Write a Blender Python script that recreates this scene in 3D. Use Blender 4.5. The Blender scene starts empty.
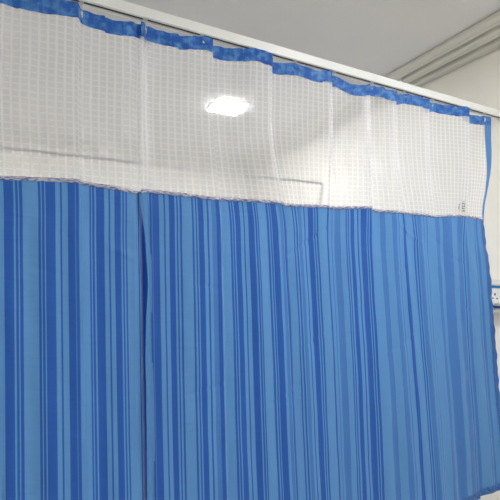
import bpy, bmesh, math, random
from mathutils import Vector
random.seed(7)
sc = bpy.context.scene
COL = sc.collection

# ------------------------------------------------------------------ helpers
def link(o, parent=None):
    COL.objects.link(o)
    if parent is not None: o.parent = parent
    return o

def tag(o, label=None, cat=None, group=None, kind=None):
    if label: o['label'] = label
    if cat: o['category'] = cat
    if group: o['group'] = group
    if kind: o['kind'] = kind
    return o

def obj(name, bm, mats, parent=None, smooth=False, loc=None):
    me = bpy.data.meshes.new(name)
    bmesh.ops.recalc_face_normals(bm, faces=bm.faces[:])
    if smooth:
        for f in bm.faces: f.smooth = True
    bm.to_mesh(me); bm.free()
    for m in (mats if isinstance(mats, (list, tuple)) else [mats]): me.materials.append(m)
    o = bpy.data.objects.new(name, me)
    if loc is not None: o.location = loc
    return link(o, parent)

def empty(name, loc, label, cat, group=None):
    o = bpy.data.objects.new(name, None); o.location = loc; o.empty_display_size = .05
    link(o); return tag(o, label, cat, group)

def box(bm, lo, hi, mi=0, bevel=0.0):
    vs = [bm.verts.new((x, y, z)) for x in (lo[0], hi[0]) for y in (lo[1], hi[1]) for z in (lo[2], hi[2])]
    fs = [bm.faces.new([vs[i] for i in q]) for q in
          ((0,1,3,2),(4,6,7,5),(0,4,5,1),(2,3,7,6),(0,2,6,4),(1,5,7,3))]
    for f in fs: f.material_index = mi
    if bevel > 0:
        es = list({e for f in fs for e in f.edges})
        bmesh.ops.bevel(bm, geom=es, offset=bevel, segments=2, affect='EDGES', profile=.5)
    return bm

def tube(bm, pts, r, n=10, mi=0, ry=None, cap=True):
    """tube along points; ry = second radius"""
    rings = []
    pts = [Vector(p) for p in pts]
    for i, p in enumerate(pts):
        d = (pts[min(i+1, len(pts)-1)] - pts[max(i-1, 0)]).normalized()
        a = Vector((0,0,1)) if abs(d.z) < .9 else Vector((1,0,0))
        s = d.cross(a).normalized(); t = s.cross(d).normalized()
        rings.append([bm.verts.new(p + s*r*math.cos(2*math.pi*k/n) + t*(ry or r)*math.sin(2*math.pi*k/n)) for k in range(n)])
    for a, b in zip(rings, rings[1:]):
        for k in range(n):
            f = bm.faces.new((a[k], a[(k+1)%n], b[(k+1)%n], b[k])); f.material_index = mi
    if cap:
        for q in (rings[0], rings[-1]):
            f = bm.faces.new(q); f.material_index = mi
    return bm

def prism(bm, prof, x0, x1, mi=0):
    """closed profile in (y,z) extruded along x"""
    a = [bm.verts.new((x0, y, z)) for y, z in prof]; b = [bm.verts.new((x1, y, z)) for y, z in prof]
    n = len(prof)
    for k in range(n):
        f = bm.faces.new((a[k], a[(k+1)%n], b[(k+1)%n], b[k])); f.material_index = mi
    for q in (a, b):
        f = bm.faces.new(q); f.material_index = mi
    return bm

def interp(tab, x):
    if x <= tab[0][0]: return tab[0][1]
    for (a, u), (b, v) in zip(tab, tab[1:]):
        if x <= b: return u + (v-u)*(x-a)/(b-a)
    return tab[-1][1]

# ------------------------------------------------------------------ materials
def new_mat(name):
    m = bpy.data.materials.new(name); m.use_nodes = True
    nt = m.node_tree
    return m, nt, nt.nodes['Principled BSDF'], nt.nodes['Material Output']

def paint(name, col, rough=.6, bump=0.0, scale=60, var=.03, spec=.3, metal=0):
    m, nt, b, out = new_mat(name)
    b.inputs['Roughness'].default_value = rough
    b.inputs['Specular IOR Level'].default_value = spec
    b.inputs['Metallic'].default_value = metal
    tc = nt.nodes.new('ShaderNodeTexCoord'); nz = nt.nodes.new('ShaderNodeTexNoise')
    nz.inputs['Scale'].default_value = scale*.08; nz.inputs['Detail'].default_value = 4
    nt.links.new(tc.outputs['Object'], nz.inputs['Vector'])
    mx = nt.nodes.new('ShaderNodeMix'); mx.data_type = 'RGBA'
    mx.inputs[6].default_value = (*[c*(1-var) for c in col], 1); mx.inputs[7].default_value = (*[min(1, c*(1+var)) for c in col], 1)
    nt.links.new(nz.outputs['Fac'], mx.inputs[0]); nt.links.new(mx.outputs[2], b.inputs['Base Color'])
    if bump:
        n2 = nt.nodes.new('ShaderNodeTexNoise'); n2.inputs['Scale'].default_value = scale
        nt.links.new(tc.outputs['Object'], n2.inputs['Vector'])
        bp = nt.nodes.new('ShaderNodeBump'); bp.inputs['Strength'].default_value = bump; bp.inputs['Distance'].default_value = .01
        nt.links.new(n2.outputs['Fac'], bp.inputs['Height']); nt.links.new(bp.outputs['Normal'], b.inputs['Normal'])
    return m

def emit(name, col, s):
    m, nt, b, out = new_mat(name); nt.nodes.remove(b)
    e = nt.nodes.new('ShaderNodeEmission'); e.inputs['Color'].default_value = (*col, 1); e.inputs['Strength'].default_value = s
    nt.links.new(e.outputs[0], out.inputs['Surface']); return m

M_WALL = paint('wall paint', (.88, .845, .775), .7, .08, 90)
M_CEIL = paint('ceiling paint', (.73, .715, .70), .85, .05, 60)
M_FLOOR = paint('vinyl floor', (.60, .59, .56), .35, 0, 20)
M_TRACK = paint('white powder coated aluminium', (.80, .80, .77), .35, 0, 30, .01, .5)
M_GREYT = paint('grey matt aluminium', (.22, .22, .22), .9, 0, 30, .02, .1)
M_DARK = paint('dark slot fill', (.03, .03, .032), .6)
M_TRUNK = paint('cream plastic trunking', (.70, .68, .61), .5, 0, 30)
M_PLASTIC = paint('white plastic', (.85, .85, .84), .35, 0, 30, .01, .5)
M_GLOSS = paint('glossy white enamel', (.93, .93, .93), .12, 0, 30, .01, 1.0)
M_CLEAR = paint('grey nylon glider', (.62, .62, .60), .3, 0, 30, .02, .5)
M_STEEL = paint('steel', (.55, .55, .55), .3, 0, 30, .02, .5, 1)
M_BLUEP = paint('blue plastic strip', (.02, .20, .48), .4)
M_NAVY = paint('dark blue plastic strip', (.02, .06, .22), .4)
M_GREYP = paint('light grey plastic', (.60, .60, .57), .45)
M_BLACK = paint('black print', (.05, .05, .06), .7)
M_YELLOW = paint('yellow print', (.72, .55, .18), .7)
M_ORANGE = paint('orange print', (.75, .38, .12), .7)
M_LAMP = emit('lit lamp diffuser', (.965, .985, 1.0), LAMP := 136.0)

def cloth_out(nt, b, out, colsock, transl):
    tr = nt.nodes.new('ShaderNodeBsdfTranslucent')
    nt.links.new(colsock, tr.inputs['Color'])
    mx = nt.nodes.new('ShaderNodeMixShader'); mx.inputs[0].default_value = transl
    nt.links.new(b.outputs[0], mx.inputs[1]); nt.links.new(tr.outputs[0], mx.inputs[2])
    return mx

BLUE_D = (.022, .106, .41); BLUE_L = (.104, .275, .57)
def blue_cloth(name, use_tone=True, tone=.6, rough_noise=0.0):
    m, nt, b, out = new_mat(name)
    b.inputs['Roughness'].default_value = .55; b.inputs['Specular IOR Level'].default_value = .25
    b.inputs['Sheen Weight'].default_value = .25; b.inputs['Sheen Roughness'].default_value = .4
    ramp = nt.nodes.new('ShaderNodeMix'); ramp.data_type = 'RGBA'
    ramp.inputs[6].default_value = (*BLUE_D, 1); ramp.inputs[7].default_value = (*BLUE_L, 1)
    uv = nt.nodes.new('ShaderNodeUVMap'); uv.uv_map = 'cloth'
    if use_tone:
        at = nt.nodes.new('ShaderNodeAttribute'); at.attribute_name = 'stripe_and_shade'
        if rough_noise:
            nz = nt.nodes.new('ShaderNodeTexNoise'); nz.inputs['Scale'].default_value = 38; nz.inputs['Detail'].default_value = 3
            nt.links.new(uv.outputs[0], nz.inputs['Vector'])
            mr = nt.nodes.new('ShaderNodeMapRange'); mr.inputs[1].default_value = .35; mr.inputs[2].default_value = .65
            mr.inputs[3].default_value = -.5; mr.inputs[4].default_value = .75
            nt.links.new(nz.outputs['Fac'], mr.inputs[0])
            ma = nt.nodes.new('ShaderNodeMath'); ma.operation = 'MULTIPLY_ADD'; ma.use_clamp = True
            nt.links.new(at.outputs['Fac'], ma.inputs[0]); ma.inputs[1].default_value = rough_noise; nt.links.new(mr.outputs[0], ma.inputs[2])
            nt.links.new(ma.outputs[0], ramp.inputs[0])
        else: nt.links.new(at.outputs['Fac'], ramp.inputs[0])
    else:
        ramp.inputs[0].default_value = tone
        if rough_noise:
            nz = nt.nodes.new('ShaderNodeTexNoise'); nz.inputs['Scale'].default_value = 55; nz.inputs['Detail'].default_value = 3
            nt.links.new(uv.outputs[0], nz.inputs['Vector'])
            mr = nt.nodes.new('ShaderNodeMapRange'); mr.inputs[1].default_value = .35; mr.inputs[2].default_value = .65
            mr.inputs[3].default_value = tone-rough_noise; mr.inputs[4].default_value = tone+rough_noise
            nt.links.new(nz.outputs['Fac'], mr.inputs[0]); nt.links.new(mr.outputs[0], ramp.inputs[0])
    # fine weave and soft creases as bump
    mp = nt.nodes.new('ShaderNodeMapping'); mp.inputs['Rotation'].default_value = (0, 0, .5); mp.inputs['Scale'].default_value = (1, 3.2, 1)
    nt.links.new(uv.outputs[0], mp.inputs['Vector'])
    n1 = nt.nodes.new('ShaderNodeTexNoise'); n1.inputs['Scale'].default_value = 5; n1.inputs['Detail'].default_value = 3; n1.inputs['Distortion'].default_value = .6
    nt.links.new(mp.outputs[0], n1.inputs['Vector'])
    bp = nt.nodes.new('ShaderNodeBump'); bp.inputs['Strength'].default_value = .5; bp.inputs['Distance'].default_value = .012
    nt.links.new(n1.outputs['Fac'], bp.inputs['Height']); nt.links.new(bp.outputs[0], b.inputs['Normal'])
    mx = cloth_out(nt, b, out, ramp.outputs[2], .22)
    nt.links.new(ramp.outputs[2], b.inputs['Base Color'])
    nt.links.new(mx.outputs[0], out.inputs['Surface'])
    return m
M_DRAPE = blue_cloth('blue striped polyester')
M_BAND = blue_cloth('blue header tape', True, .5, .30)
M_HEM = blue_cloth('blue hem tape', False, 1.0, .2)
M_HEMD = blue_cloth('blue stitched side hem', False, .40, .3)

def net_material():
    m, nt, b, out = new_mat('white checked net')
    N = nt.nodes.new; L = nt.links.new
    uv = N('ShaderNodeUVMap'); uv.uv_map = 'cloth'
    sep = N('ShaderNodeSeparateXYZ'); L(uv.outputs[0], sep.inputs[0])
    nzw = N('ShaderNodeTexNoise'); nzw.inputs['Scale'].default_value = 9; L(uv.outputs[0], nzw.inputs['Vector'])
    def line(sock, pitch, width, soft):
        wob = N('ShaderNodeMath'); wob.operation = 'MULTIPLY_ADD'; L(nzw.outputs['Fac'], wob.inputs[0]); wob.inputs[1].default_value = .006; L(sock, wob.inputs[2])
        d = N('ShaderNodeMath'); d.operation = 'DIVIDE'; L(wob.outputs[0], d.inputs[0]); d.inputs[1].default_value = pitch
        f = N('ShaderNodeMath'); f.operation = 'FRACT'; L(d.outputs[0], f.inputs[0])
        a = N('ShaderNodeMath'); a.operation = 'SUBTRACT'; L(f.outputs[0], a.inputs[0]); a.inputs[1].default_value = .5
        c = N('ShaderNodeMath'); c.operation = 'ABSOLUTE'; L(a.outputs[0], c.inputs[0])
        mr = N('ShaderNodeMapRange'); L(c.outputs[0], mr.inputs[0])
        mr.inputs[1].default_value = width/2-soft; mr.inputs[2].default_value = width/2+soft
        mr.inputs[3].default_value = 1; mr.inputs[4].default_value = 0
        return mr.outputs[0]
    lv = line(sep.outputs['X'], .0222, .28, .07); lh = line(sep.outputs['Y'], .018, .15, .07)
    mx = N('ShaderNodeMath'); mx.operation = 'MAXIMUM'; L(lv, mx.inputs[0]); L(lh, mx.inputs[1])
    op = N('ShaderNodeMapRange'); L(mx.outputs[0], op.inputs[0]); op.inputs[3].default_value = NET_HOLE; op.inputs[4].default_value = NET_LINE
    dif = N('ShaderNodeBsdfDiffuse'); dif.inputs['Color'].default_value = (.84, .83, .84, 1)
    tr = N('ShaderNodeBsdfTranslucent'); tr.inputs['Color'].default_value = (.84, .83, .84, 1)
    ms = N('ShaderNodeMixShader'); ms.inputs[0].default_value = .40; L(dif.outputs[0], ms.inputs[1]); L(tr.outputs[0], ms.inputs[2])
    tp = N('ShaderNodeBsdfTransparent')
    mo = N('ShaderNodeMixShader'); L(op.outputs[0], mo.inputs[0]); L(tp.outputs[0], mo.inputs[1]); L(ms.outputs[0], mo.inputs[2])
    L(mo.outputs[0], out.inputs['Surface']); nt.nodes.remove(b)
    return m
NET_HOLE, NET_LINE = .42, .57
M_NET = net_material()

def thread_material():
    m, nt, b, out = new_mat('grey and violet overlock thread')
    tc = nt.nodes.new('ShaderNodeTexCoord'); nz = nt.nodes.new('ShaderNodeTexNoise')
    nz.inputs['Scale'].default_value = 70; nz.inputs['Detail'].default_value = 2
    mp = nt.nodes.new('ShaderNodeMapping'); mp.inputs['Scale'].default_value = (1, 1, 5)
    nt.links.new(tc.outputs['Object'], mp.inputs['Vector']); nt.links.new(mp.outputs[0], nz.inputs['Vector'])
    r = nt.nodes.new('ShaderNodeValToRGB')
    r.color_ramp.elements[0].position = .38; r.color_ramp.elements[0].color = (.10, .11, .26, 1)
    r.color_ramp.elements[1].position = .60; r.color_ramp.elements[1].color = (.55, .54, .60, 1)
    nt.links.new(nz.outputs['Fac'], r.inputs[0]); nt.links.new(r.outputs[0], b.inputs['Base Color'])
    b.inputs['Roughness'].default_value = .8
    return m
M_THREAD = thread_material()

# ------------------------------------------------------------------ room shell
XR, XL, YB, YF, ZC = 2.09, -2.7, 4.12, -3.4, 2.69
def slab(name, lo, hi, m):
    return tag(obj(name, box(bmesh.new(), lo, hi), m), kind='structure')
T = .12
slab('floor', (XL-T, YF-T, -.1), (XR+T, YB+T, 0), M_FLOOR)
slab('ceiling', (XL-T, YF-T, ZC), (XR+T, YB+T, ZC+.1), M_CEIL)
slab('wall_right', (XR, YF, 0), (XR+T, YB, ZC), M_WALL)
slab('wall_left', (XL-T, YF, 0), (XL, YB, ZC), M_WALL)
slab('wall_back', (XL-T, YB, 0), (XR+T, YB+T, ZC), M_WALL)
slab('wall_front', (XL-T, YF-T, 0), (XR+T, YF, ZC), M_WALL)
bm = bmesh.new(); prism(bm, [(YB, ZC), (YB, ZC-.085), (YB-.02, ZC-.085), (YB-.025, ZC-.05), (YB-.06, ZC-.02), (YB-.075, ZC)], XL, XR)
tag(obj('trim_1', bm, M_TRUNK), kind='structure')

# ------------------------------------------------------------------ cloth
D0=1.21
# folds: crest X at mid height / at the header / how deep the step behind the crest is
KNOT_LOW=[-.85,-.62,-.38,-.16,.0445,.228,.479,.741,.930,1.147,1.348,1.551,1.757,2.06]
KNOT_HIGH=[-.85,-.62,-.38,-.18,.034,.219,.443,.660,.936,1.122,1.280,1.479,1.754,2.12]
AMP_LOW=[.010,.010,.010,.012,.014,.006,.020,.015,.020,.028,.020,.020,.016,.008]
AMP_HIGH=[.02,.02,.02,.02,.030,.020,.035,.055,.040,.050,.045,.050,.055,.03]
def lerp(a,b,t): return a+(b-a)*t
def smooth(t):
    t=max(0.,min(1.,t)); return t*t*(3-2*t)
def surf(s,z):
    """s = cloth coordinate (world X at z=1.585); returns X, Y of the hanging cloth at height z"""
    k=0
    while k<len(KNOT_LOW)-2 and s>=KNOT_LOW[k+1]: k+=1
    a,b=KNOT_LOW[k],KNOT_LOW[k+1]
    t=(s-a)/(b-a)
    h=smooth((z-1.585)/.42)if z>1.585 else 0.
    xh=lerp(KNOT_HIGH[k],KNOT_HIGH[k+1],t)
    X=lerp(s,xh,h)
    if z<1.585: X+=.09*(max(s,0)/1.9)**1.6*(1.585-z)/.94*1.0
    if z<1.585: X+=.023*(1.585-z)*(1-smooth((s-1.2)/.6))
    A=lerp(AMP_LOW[k+1],AMP_HIGH[k+1],h)
    A0=lerp(AMP_LOW[k],AMP_HIGH[k],h)
    # rises towards the viewer over the panel, drops back fast behind the crest
    rise=smooth(t/.97)*.6+t*.4 if t<.97 else 1.
    w=.07
    if t<w: back=1-smooth(t/w)
    else: back=0
    Y=D0-A*rise-A0*back*(1 if t<w else 0)
    if z<1.585: Y-=.012*math.sin(s*9.3+1.)*(1.585-z)
    return X,Y

STRIPES_AND_SHADE = [(-0.143,1), (-0.136,0), (-0.114,1), (-0.1095,0), (-0.1035,1), (-0.1,0), (-0.093,1), (-0.056,0),  # dyed stripes, with the darkness of folds and slit baked into the tones
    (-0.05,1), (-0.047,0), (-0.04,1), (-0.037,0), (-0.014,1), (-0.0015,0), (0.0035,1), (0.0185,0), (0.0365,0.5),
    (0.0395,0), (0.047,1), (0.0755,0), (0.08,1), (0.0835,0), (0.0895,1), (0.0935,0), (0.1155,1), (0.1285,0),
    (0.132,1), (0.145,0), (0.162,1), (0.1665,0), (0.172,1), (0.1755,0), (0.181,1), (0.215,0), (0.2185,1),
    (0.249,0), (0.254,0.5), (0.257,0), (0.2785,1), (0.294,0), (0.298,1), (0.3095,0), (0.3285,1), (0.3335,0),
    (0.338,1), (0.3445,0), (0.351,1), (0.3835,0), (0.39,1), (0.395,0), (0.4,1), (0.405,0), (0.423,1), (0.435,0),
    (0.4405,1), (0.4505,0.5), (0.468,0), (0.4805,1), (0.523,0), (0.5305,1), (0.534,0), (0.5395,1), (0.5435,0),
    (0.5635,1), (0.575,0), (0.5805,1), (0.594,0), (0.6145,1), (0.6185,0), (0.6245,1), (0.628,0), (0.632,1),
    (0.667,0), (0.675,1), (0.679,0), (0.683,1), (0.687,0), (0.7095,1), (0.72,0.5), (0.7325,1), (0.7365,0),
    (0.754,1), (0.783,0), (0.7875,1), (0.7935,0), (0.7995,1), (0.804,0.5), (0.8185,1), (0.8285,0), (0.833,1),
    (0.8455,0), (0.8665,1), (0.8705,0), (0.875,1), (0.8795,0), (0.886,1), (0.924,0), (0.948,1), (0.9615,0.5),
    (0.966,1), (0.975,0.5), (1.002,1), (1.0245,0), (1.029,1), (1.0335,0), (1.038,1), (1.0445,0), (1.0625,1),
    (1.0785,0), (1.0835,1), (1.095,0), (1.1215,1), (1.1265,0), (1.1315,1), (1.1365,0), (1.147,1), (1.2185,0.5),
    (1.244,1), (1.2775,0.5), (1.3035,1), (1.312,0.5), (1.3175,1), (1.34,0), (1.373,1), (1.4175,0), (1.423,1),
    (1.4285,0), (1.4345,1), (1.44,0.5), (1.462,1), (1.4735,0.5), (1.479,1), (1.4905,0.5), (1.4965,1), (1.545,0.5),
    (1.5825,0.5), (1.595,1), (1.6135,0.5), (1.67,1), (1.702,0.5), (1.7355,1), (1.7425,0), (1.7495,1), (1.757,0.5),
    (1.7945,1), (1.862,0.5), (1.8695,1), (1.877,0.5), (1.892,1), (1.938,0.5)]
SEAM = [(-.9,1.722),(-.148,1.725),(.038,1.731),(.131,1.724),(.212,1.713),(.243,1.722),(.33,1.719),(.457,1.711),(.52,1.717),(.716,1.716),(.768,1.712),(1.0,1.716),(1.15,1.724),(1.21,1.716),(1.43,1.716),(1.55,1.708),(1.62,1.718),(1.822,1.724),(1.95,1.716)]
HOOKS = [1.934, 1.738, 1.548, 1.364, 1.172, .971, .785, .60, .415, .228, .045, -.15, -.35, -.55, -.74]
TRACK_Z = 2.258
def seam_z(s): return interp(SEAM, s)
def top_z(X):
    hs = sorted(HOOKS)
    for a, b in zip(hs, hs[1:]):
        if a <= X <= b:
            t = (X-a)/(b-a); break
    else: t = 0
    d = .030 if .97 <= X <= 1.15 else .007+.006*(int(X*9) % 2)
    return TRACK_Z-.013-d*math.sin(math.pi*t)**1.3
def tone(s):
    if s < STRIPES_AND_SHADE[0][0]:
        s = STRIPES_AND_SHADE[0][0] + (s-STRIPES_AND_SHADE[0][0]) % .355
    v = STRIPES_AND_SHADE[0][1]
    for a, t in STRIPES_AND_SHADE:
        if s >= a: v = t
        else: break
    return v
def pull(s, z):      # the side edge is drawn in where the two cloths are sewn together
    return -.035*math.exp(-((z-1.76)/.17)**2)*smooth((s-1.74)/.2)
def wrinkle(s, z):
    p = .0032*math.sin(s*58+1.7*math.sin(s*9)+z*.8)*smooth((1.75-z)/.25)
    return (p+.0016*math.sin(s*41+2.3*math.sin(z*5+s*3))*math.sin(z*9+s*7) + .0011*math.sin(s*83+z*13)*math.sin(z*17-s*11)
            + .0022*math.sin(z*6.3+s*4.1))
CREASES = [((.70,1.49),(.97,1.66),.0022),((.10,1.56),(.22,1.50),-.0016),((-.09,1.49),(.02,1.46),.0016),((1.28,1.69),(1.50,1.56),-.0025),((1.50,1.62),(1.62,1.57),.002),
           ((.36,1.44),(.52,1.40),.0018),((.75,1.15),(.95,1.26),.002),((1.10,1.05),(1.45,1.22),.0022),((1.62,1.52),(1.78,1.49),.0022),((1.58,1.33),(1.72,1.37),.0018),
           ((.30,1.06),(.52,1.10),.0018),((1.25,1.42),(1.40,1.52),.0018),((-.05,1.12),(.12,1.18),.0014),((1.70,1.30),(1.86,1.21),.002),((.62,.98),(.80,1.06),.0018)]
def crease(s, z):
    d = 0
    for (ax, az), (bx, bz), h in CREASES:
        ux, uz = bx-ax, bz-az; L2 = ux*ux+uz*uz
        t = ((s-ax)*ux+(z-az)*uz)/L2
        if -.05 < t < 1.05:
            q = abs((s-ax)*uz-(z-az)*ux)/math.sqrt(L2)
            if q < .03: d += 1.7*h*math.exp(-(q/.007)**2)*math.sin(math.pi*max(0, min(1, t)))
    return d

def left_back(s): return .075*smooth((s-.2175)/.026)      # the left curtain's edge goes behind the other's hem
def cloth(name, s0, s1, ds, zlo, zhi, nz, mats, parent, off=0.0, detail=True, extra=None, striped=False, sfun=None):
    """cloth patch; zlo/zhi functions of s; extra(s,z) -> added depth; sfun(t,z) -> s for edges that waver"""
    n = max(1, int(round((s1-s0)/ds)))
    verts, faces, uvs, tones = [], [], [], []
    arc = 0; prev = None
    for i in range(n+1):
        t = i/n; sb = s0+(s1-s0)*t
        p = surf(sb, 2.0)
        if prev: arc += math.dist(p, prev)
        prev = p
        za, zb = zlo(sb), zhi(sb)
        tn = tone(sb+.0001) if not (s1 < .3 and sb > .2205) else 0.0  # left cloth goes to the dark tone here: painted shade inside the slit
        for j in range(nz+1):
            z = za+(zb-za)*j/nz
            s = sfun(t, z) if sfun else sb
            X, Y = surf(s, z); X += pull(s, z)
            if detail: Y += wrinkle(s, z) + crease(s, z)
            if extra: Y += extra(s, z)
            verts.append((X, Y-off, z)); uvs.append((arc, z)); tones.append(tn)
    for i in range(n):
        for j in range(nz):
            a = i*(nz+1)+j
            faces.append((a, a+nz+1, a+nz+2, a+1))
    me = bpy.data.meshes.new(name); me.from_pydata(verts, [], faces)
    uvl = me.uv_layers.new(name='cloth')
    for l in me.loops: uvl.data[l.index].uv = uvs[l.vertex_index]
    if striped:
        at = me.attributes.new('stripe_and_shade', 'FLOAT', 'POINT')
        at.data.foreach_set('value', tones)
    me.polygons.foreach_set('use_smooth', [True]*len(me.polygons))
    for m in (mats if isinstance(mats, (list, tuple)) else [mats]): me.materials.append(m)
    me.update()
    o = bpy.data.objects.new(name, me); link(o, parent)
    return o

def hdr_bottom(s):
    X = surf(s, 2.22)[0]; return top_z(X)-.045
def hdr_top(s):
    return top_z(surf(s, 2.24)[0])
HB = .34      # bottom hem height above the floor
def make_curtain(s0, s1, label, extra, mesh_s0=None, net_s1=None):
    root = empty('hospital_curtain', (0, 0, 0), label, 'curtain', 'curtains on the near ceiling track')
    m0 = s0 if mesh_s0 is None else mesh_s0
    cloth('net_panel', m0, s1, .006, seam_z, hdr_bottom, 46, M_NET, root, 0, True, extra)
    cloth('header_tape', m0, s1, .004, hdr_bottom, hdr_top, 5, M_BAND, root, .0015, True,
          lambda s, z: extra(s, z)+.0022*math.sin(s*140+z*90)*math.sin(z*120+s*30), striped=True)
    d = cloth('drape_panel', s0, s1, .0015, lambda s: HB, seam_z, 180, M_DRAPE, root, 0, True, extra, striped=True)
    # overlock seam between the net and the drape: a lumpy cord
    bm = bmesh.new(); pts = []
    n = int((s1-m0)/.004)
    for i in range(n+1):
        s = m0+(s1-m0)*i/n; z = seam_z(s)
        X, Y = surf(s, z); X += pull(s, z)
        pts.append((X, Y+wrinkle(s, z)+extra(s, z)-.0015, z))
    tube(bm, pts, .0030, 8, ry=.0058)
    obj('seam_stitching', bm, M_THREAD, root, True)
    return root

EDGE = [(.33,.225),(.95,.226),(1.20,.228),(1.33,.232),(1.43,.239),(1.58,.233),(1.66,.222),(1.72,.214),(2.3,.214)]
left = make_curtain(-.85, .262, 'blue striped curtain with white net top at the left, its edge tucked behind the slit',
                    lambda s, z: .011*smooth((s-.198)/.02)+left_back(s)*(1 if z < 1.70 else max(.1, 1-(z-1.70)/.06)))
right = make_curtain(.249, 1.94, 'wide blue striped curtain with white net top reaching the right wall, with printed mark',
                     lambda s, z: -.004*(1-smooth((s-.25)/.03)), mesh_s0=.222)
# left hem of the right curtain: a folded strip whose free edge wavers and opens the slit
cloth('side_hem', 0, 1, .125, lambda s: HB, lambda s: 1.716, 110, M_HEM, right, .001, False,
      lambda s, z: -.006-.004*math.sin(z*14), sfun=lambda t, z: interp(EDGE, z)+(.2515-interp(EDGE, z))*t)
# right hem: blue tape beside the net, stitched fold beside the drape
cloth('side_hem', 0, 1, .25, lambda s: 1.716, lambda s: 2.20, 60, M_HEM, right, .002, True, None,
      sfun=lambda t, z: 1.941-(.014+.024*smooth((z-1.8)/.4))*(1-t))
cloth('side_hem', 0, 1, .25, lambda s: HB, lambda s: 1.716, 160, M_HEMD, right, .0015, True,
      lambda s, z: .0025*math.sin(z*75)*math.sin(z*23)*max(0, (s-1.92)/.02), sfun=lambda t, z: 1.918+.026*t)
# bottom hems
for r_, a, b_ in ((left, -.85, .262), (right, .249, 1.94)):
    cloth('bottom_hem', a, b_, .004, lambda s: HB-.002, lambda s: HB+.035, 3, M_HEMD, r_, .002, True,
          (lambda s, z: .011*smooth((s-.198)/.02)+left_back(s)) if r_ is left else (lambda s, z: -.004*(1-smooth((s-.25)/.03))))
# printed mark on the net, low right
def on_cloth(bm, s0, s1, z0, z1, mi):
    n, q = 3, []
    for i in range(n+1):
        s = s0+(s1-s0)*i/n
        q.append([bm.verts.new((surf(s, z)[0]+pull(s, z), surf(s, z)[1]+wrinkle(s, z)-.0016, z)) for z in (z0, z1)])
    for a, b in zip(q, q[1:]):
        f = bm.faces.new((a[0], b[0], b[1], a[1])); f.material_index = mi
bm = bmesh.new()
S = 1.722
for k in range(4):
    z = 1.742+.0115*k
    on_cloth(bm, S, S+.017, z, z+.0035, 0); on_cloth(bm, S+(.002 if k % 2 else .011), S+(.006 if k % 2 else .016), z+.003, z+.008, 0)
    on_cloth(bm, S+.031, S+.046, z, z+.003, 1); on_cloth(bm, S+(.031 if k % 2 else .042), S+(.034 if k % 2 else .046), z+.003, z+.008, 1)
on_cloth(bm, S+.003, S+.016, 1.7865, 1.789, 0)
on_cloth(bm, S-.019, S-.015, 1.750, 1.771, 0); on_cloth(bm, S-.016, S-.011, 1.771, 1.774, 0); on_cloth(bm, S-.016, S-.011, 1.747, 1.750, 0)
on_cloth(bm, S-.008, S+.016, 1.729, 1.732, 2)
tag(obj('printed_mark', bm, [M_BLACK, M_YELLOW, M_ORANGE], right), 'small black and yellow printed mark')

# ------------------------------------------------------------------ curtain tracks
def track(name, y, z, x0, x1, label, mt=None):
    mt = mt or M_TRACK
    r = empty(name, (x0, y, z), label, 'curtain track')
    h, w = (.031, .032) if mt is M_TRACK else (.014, .026)
    prof = [(-w/2, 0), (-w/2+.002, -.0005), (-.0065, 0), (-.0065, .0035), (-w/2+.003, .0035), (-w/2+.003, h-.004), (w/2-.003, h-.004),
            (w/2-.003, .0035), (.0065, .0035), (.0065, 0), (w/2, 0), (w/2, h), (-w/2, h)]
    bm = bmesh.new(); prism(bm, prof, 0, x1-x0)
    obj('rail', bm, mt, r)
    bm = bmesh.new(); box(bm, (0, -w/2+.0032, .0037), (x1-x0, w/2-.0032, .006))  # dark sheet inside the rail gives the slot its dark interior
    obj('slot_dark_fill', bm, M_DARK, r)
    bm = bmesh.new(); box(bm, (x1-x0-.018, -w/2-.004, -.003), (x1-x0, w/2+.004, h+.004), 0, .0015)
    obj('wall_bracket', bm, M_TRACK, r)
    return r
TY = 1.198
track('curtain_track', TY, TRACK_Z, -2.6, XR, 'long white aluminium curtain track carrying the blue curtains, running to the right wall')
t2 = track('curtain_track', 2.754, 2.195, -2.6, XR, 'grey curtain track seen through the net, farther back in the room', M_GREYT)

# hooks: glider in the slot, link and clip gripping the header
names = ['nearest the right wall', 'second from the right wall', 'third from the right wall', 'fourth from the right wall',
         'fifth from the right wall', 'sixth from the right wall', 'seventh from the right wall',
         'eighth from the right wall', 'ninth from the right wall', 'tenth from the right wall', 'eleventh from the right wall']
def hook_parts():
    bm = bmesh.new(); box(bm, (-.007, -.005, .0005), (.007, .005, .0034), 0, .0006); box(bm, (-.003, -.0022, -.010), (.003, .0022, .001), 0, .0006)
    a = bmesh.new(); tube(a, [(0, 0, -.008), (.002, -.003, -.013), (.002, -.006, -.019), (0, -.0075, -.026), (-.002, -.006, -.030)], .0013, 8)
    c = bmesh.new(); box(c, (-.0045, -.0092, -.041), (.0045, -.0062, -.024), 0, .001)
    return bm, a, c
proto = None
for i, X in enumerate(HOOKS[:11]):
    # find the cloth point under the hook
    s = min((k*.001-.9 for k in range(2860)), key=lambda q: abs(surf(q, 2.23)[0]-X))
    yc = surf(s, 2.23)[1]
    lab = 'small pale nylon hook holding the curtain header, ' + names[i]
    if proto is None:
        b1, b2, b3 = hook_parts()
        proto = empty('curtain_hook', (X, TY, TRACK_Z), lab, 'curtain hook', 'hooks in the near curtain track')
        g = obj('glider', b1, M_CLEAR, proto, True); l = obj('link', b2, M_STEEL, proto, True); c = obj('clip', b3, M_CLEAR, proto, True)
        r = proto
    else:
        r = proto.copy(); COL.objects.link(r); r['label'] = lab
        for ch in [g, l, c]:
            q = ch.copy(); COL.objects.link(q); q.parent = r
        r.location = (X, TY, TRACK_Z)
    # swing the hook (turn about the track) so its clip lies on the cloth
    r.rotation_euler = (math.atan2((yc-.002)-(TY-.006), .03), 0, 0) if False else (-math.atan2(TY-.009-yc+.0, .033), 0, 0)

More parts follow.
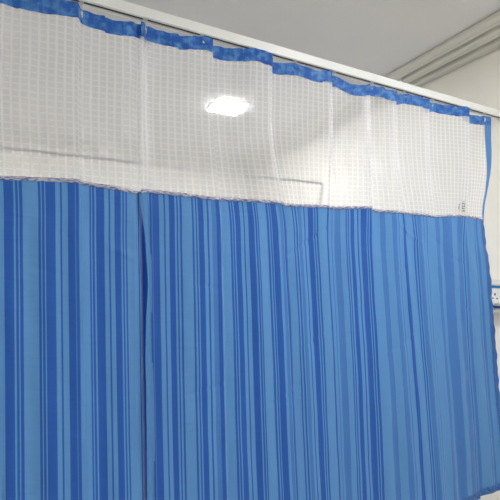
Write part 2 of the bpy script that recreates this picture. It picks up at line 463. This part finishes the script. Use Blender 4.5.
# two bright hooks on the far side of the room
for X, Y, Z, lab in ((.256, 2.754, 2.24, 'small white hanger above the far curtain track, left of the curved one'),):
    r = empty('track_hanger', (X, Y, Z), lab, 'hanger', 'hangers over the far track')
    bm = bmesh.new(); tube(bm, [(0, 0, -.009), (0, 0, .45)], .0018, 8); obj('rod', bm, M_TRACK, r, True)
    bm = bmesh.new(); box(bm, (-.022, -.016, -.012), (.022, .016, .024), 0, .009); obj('clamp', bm, M_GLOSS, r, True)
r = empty('ceiling_hook', (.379, 2.70, ZC), 'thin white curved hook hanging from the ceiling over the far track', 'hook')
bm = bmesh.new(); tube(bm, [(0,0,-.004), (-.004,0,-.12), (-.006,0,-.20), (0,0,-.262), (.018,0,-.30), (.036,0,-.318), (.05,0,-.316)], .0055, 8); obj('wire', bm, M_GLOSS, r, True)
bm = bmesh.new(); box(bm, (-.02,-.02,-.006), (.02,.02,0), 0, .002); obj('plate', bm, M_PLASTIC, r, True)

# ------------------------------------------------------------------ trunking along the corner of ceiling and right wall
def trunk(x0, x1, z0, label):
    y0, y1 = 1.30, YB-.08
    r = empty('cable_trunking', (x0, y0, z0), label, 'trunking', 'trunking under the ceiling')
    w, h = x1-x0, ZC-z0
    bm = bmesh.new(); box(bm, (0, -1.8, 0), (w, y1-y0, h), 0, min(w, h)*.22); obj('duct', bm, M_TRUNK, r, True)
    bm = bmesh.new()
    box(bm, (w*.5-.002, -1.8, -.0015), (w*.5+.002, y1-y0, .002)); obj('lid_edge', bm, M_GREYP, r)
    return r
trunk(1.840, 1.912, ZC-.030, 'cream ceiling trunking farthest from the right wall')
trunk(1.932, 1.998, ZC-.040, 'middle cream ceiling trunking, between two others')
trunk(2.026, 2.086, ZC-.050, 'thin cream trunking in the corner of ceiling and right wall')
r = empty('pipe_clip', (1.922, 1.72, ZC-.0), 'small pale clip between ceiling trunkings just above the near curtain track', 'clip')
bm = bmesh.new(); box(bm, (-.008, -.008, -.05), (.008, .008, 0), 0, .002); obj('saddle', bm, M_PLASTIC, r, True)
bm = bmesh.new(); tube(bm, [(0, 0, -.0475), (0, 0, -.054)], .004, 10); obj('screw', bm, M_STEEL, r, True)

# ------------------------------------------------------------------ wall service trunking with socket
SX = XR-.05
r = empty('wall_service_trunking', (XR, .6, 1.32), 'white bedhead service trunking with blue strips along the right wall', 'trunking')
bm = bmesh.new(); box(bm, (-.05, 0, -.048), (0, 2.9, .058), 0, .003); obj('body', bm, M_PLASTIC, r)
bm = bmesh.new(); prism(bm, [(-.0, .058), (-.056, .058), (-.056, .064), (-.046, .082), (0, .086)], 0, 2.9)
for v in bm.verts: v.co.x, v.co.y = v.co.y, v.co.x
obj('top_cap', bm, M_GREYP, r)
bm = bmesh.new(); box(bm, (-.054, 0, .044), (-.049, 2.9, .056), 0, .001); obj('blue_strip', bm, M_BLUEP, r)
bm = bmesh.new(); box(bm, (-.054, 0, -.060), (-.002, 2.9, -.049), 0, .001); obj('blue_strip', bm, M_NAVY, r)
bm = bmesh.new(); box(bm, (-.046, 0, -.085), (0, 2.9, -.061), 0, .003); obj('lower_rail', bm, M_GREYP, r)
def socket(y, lab):
    s = empty('power_socket', (SX, y, 1.322), lab, 'socket')
    bm = bmesh.new(); box(bm, (-.007, -.040, -.038), (.0, .040, .038), 0, .003); obj('face_plate', bm, M_PLASTIC, s)
    bm = bmesh.new(); box(bm, (-.0078, -.0035, .004), (-.0068, .0035, .015)); 
    for q in (-.011, .011): box(bm, (-.0078, q-.0045, -.0145), (-.0068, q+.0045, -.009))
    obj('pin_holes', bm, M_DARK, s)
    bm = bmesh.new(); box(bm, (-.0095, .022, .012), (-.0065, .032, .028), 0, .001); obj('switch', bm, M_PLASTIC, s)
    return s
socket(1.222, 'white three-pin power socket on the blue-edged wall trunking at the curtain edge')

# ------------------------------------------------------------------ ceiling lights
lp = None
spots = [(1.127, 2.660, 'square white ceiling light glowing through the net curtain')]
for (x, y, l_) in [(-1.2, 2.70, 'square white ceiling light at the far left of the room'), (1.30, .05, 'square white ceiling light in front of the blue curtain, right side'),
                   (1.30, -2.2, 'square white ceiling light behind the camera, right side'),
                   (-1.2, -2.2, 'square white ceiling light behind the camera, left side')]:
    spots.append((x, y, l_))
def mk_light():
    r = empty('ceiling_light', (0, 0, ZC), '', 'ceiling light')
    bm = bmesh.new(); a, b = .124, .118
    for lo, hi in (((-a,-a),(a,-b)), ((-a,b),(a,a)), ((-a,-b),(-b,b)), ((b,-b),(a,b))):
        box(bm, (lo[0], lo[1], -.008), (hi[0], hi[1], 0))
    f = obj('frame', bm, M_PLASTIC, r)
    bm = bmesh.new(); box(bm, (-b, -b, -.0125), (b, b, -.001)); d = obj('diffuser', bm, M_LAMP, r)
    return r, f, d
for i, (x, y, l_) in enumerate(spots):
    if i == 0: r, lf, ld = mk_light(); lp = r
    else:
        r = lp.copy(); COL.objects.link(r)
        for ch in (lf, ld):
            q = ch.copy(); COL.objects.link(q); q.parent = r
    r.location = (x, y, ZC); r['label'] = l_; r['category'] = 'ceiling light'; r['group'] = 'ceiling lights'

# ------------------------------------------------------------------ world, camera, view
w = bpy.data.worlds.new('world'); sc.world = w; w.use_nodes = True
w.node_tree.nodes['Background'].inputs[0].default_value = (.8, .85, .9, 1)
w.node_tree.nodes['Background'].inputs[1].default_value = .3
cam = bpy.data.cameras.new('camera'); co = bpy.data.objects.new('camera', cam); COL.objects.link(co)
co.location = (0, 0, 1.5)
co.rotation_euler = (math.radians(90)+math.atan(12/382), 0, math.radians(-26.4))
cam.sensor_width = 36; cam.lens = 36*382/500; cam.clip_start = .02
sc.camera = co
vs = sc.view_settings
vs.view_transform = 'Standard'; vs.look = 'None'; vs.gamma = 1; vs.use_curve_mapping = False; vs.exposure = 0.0
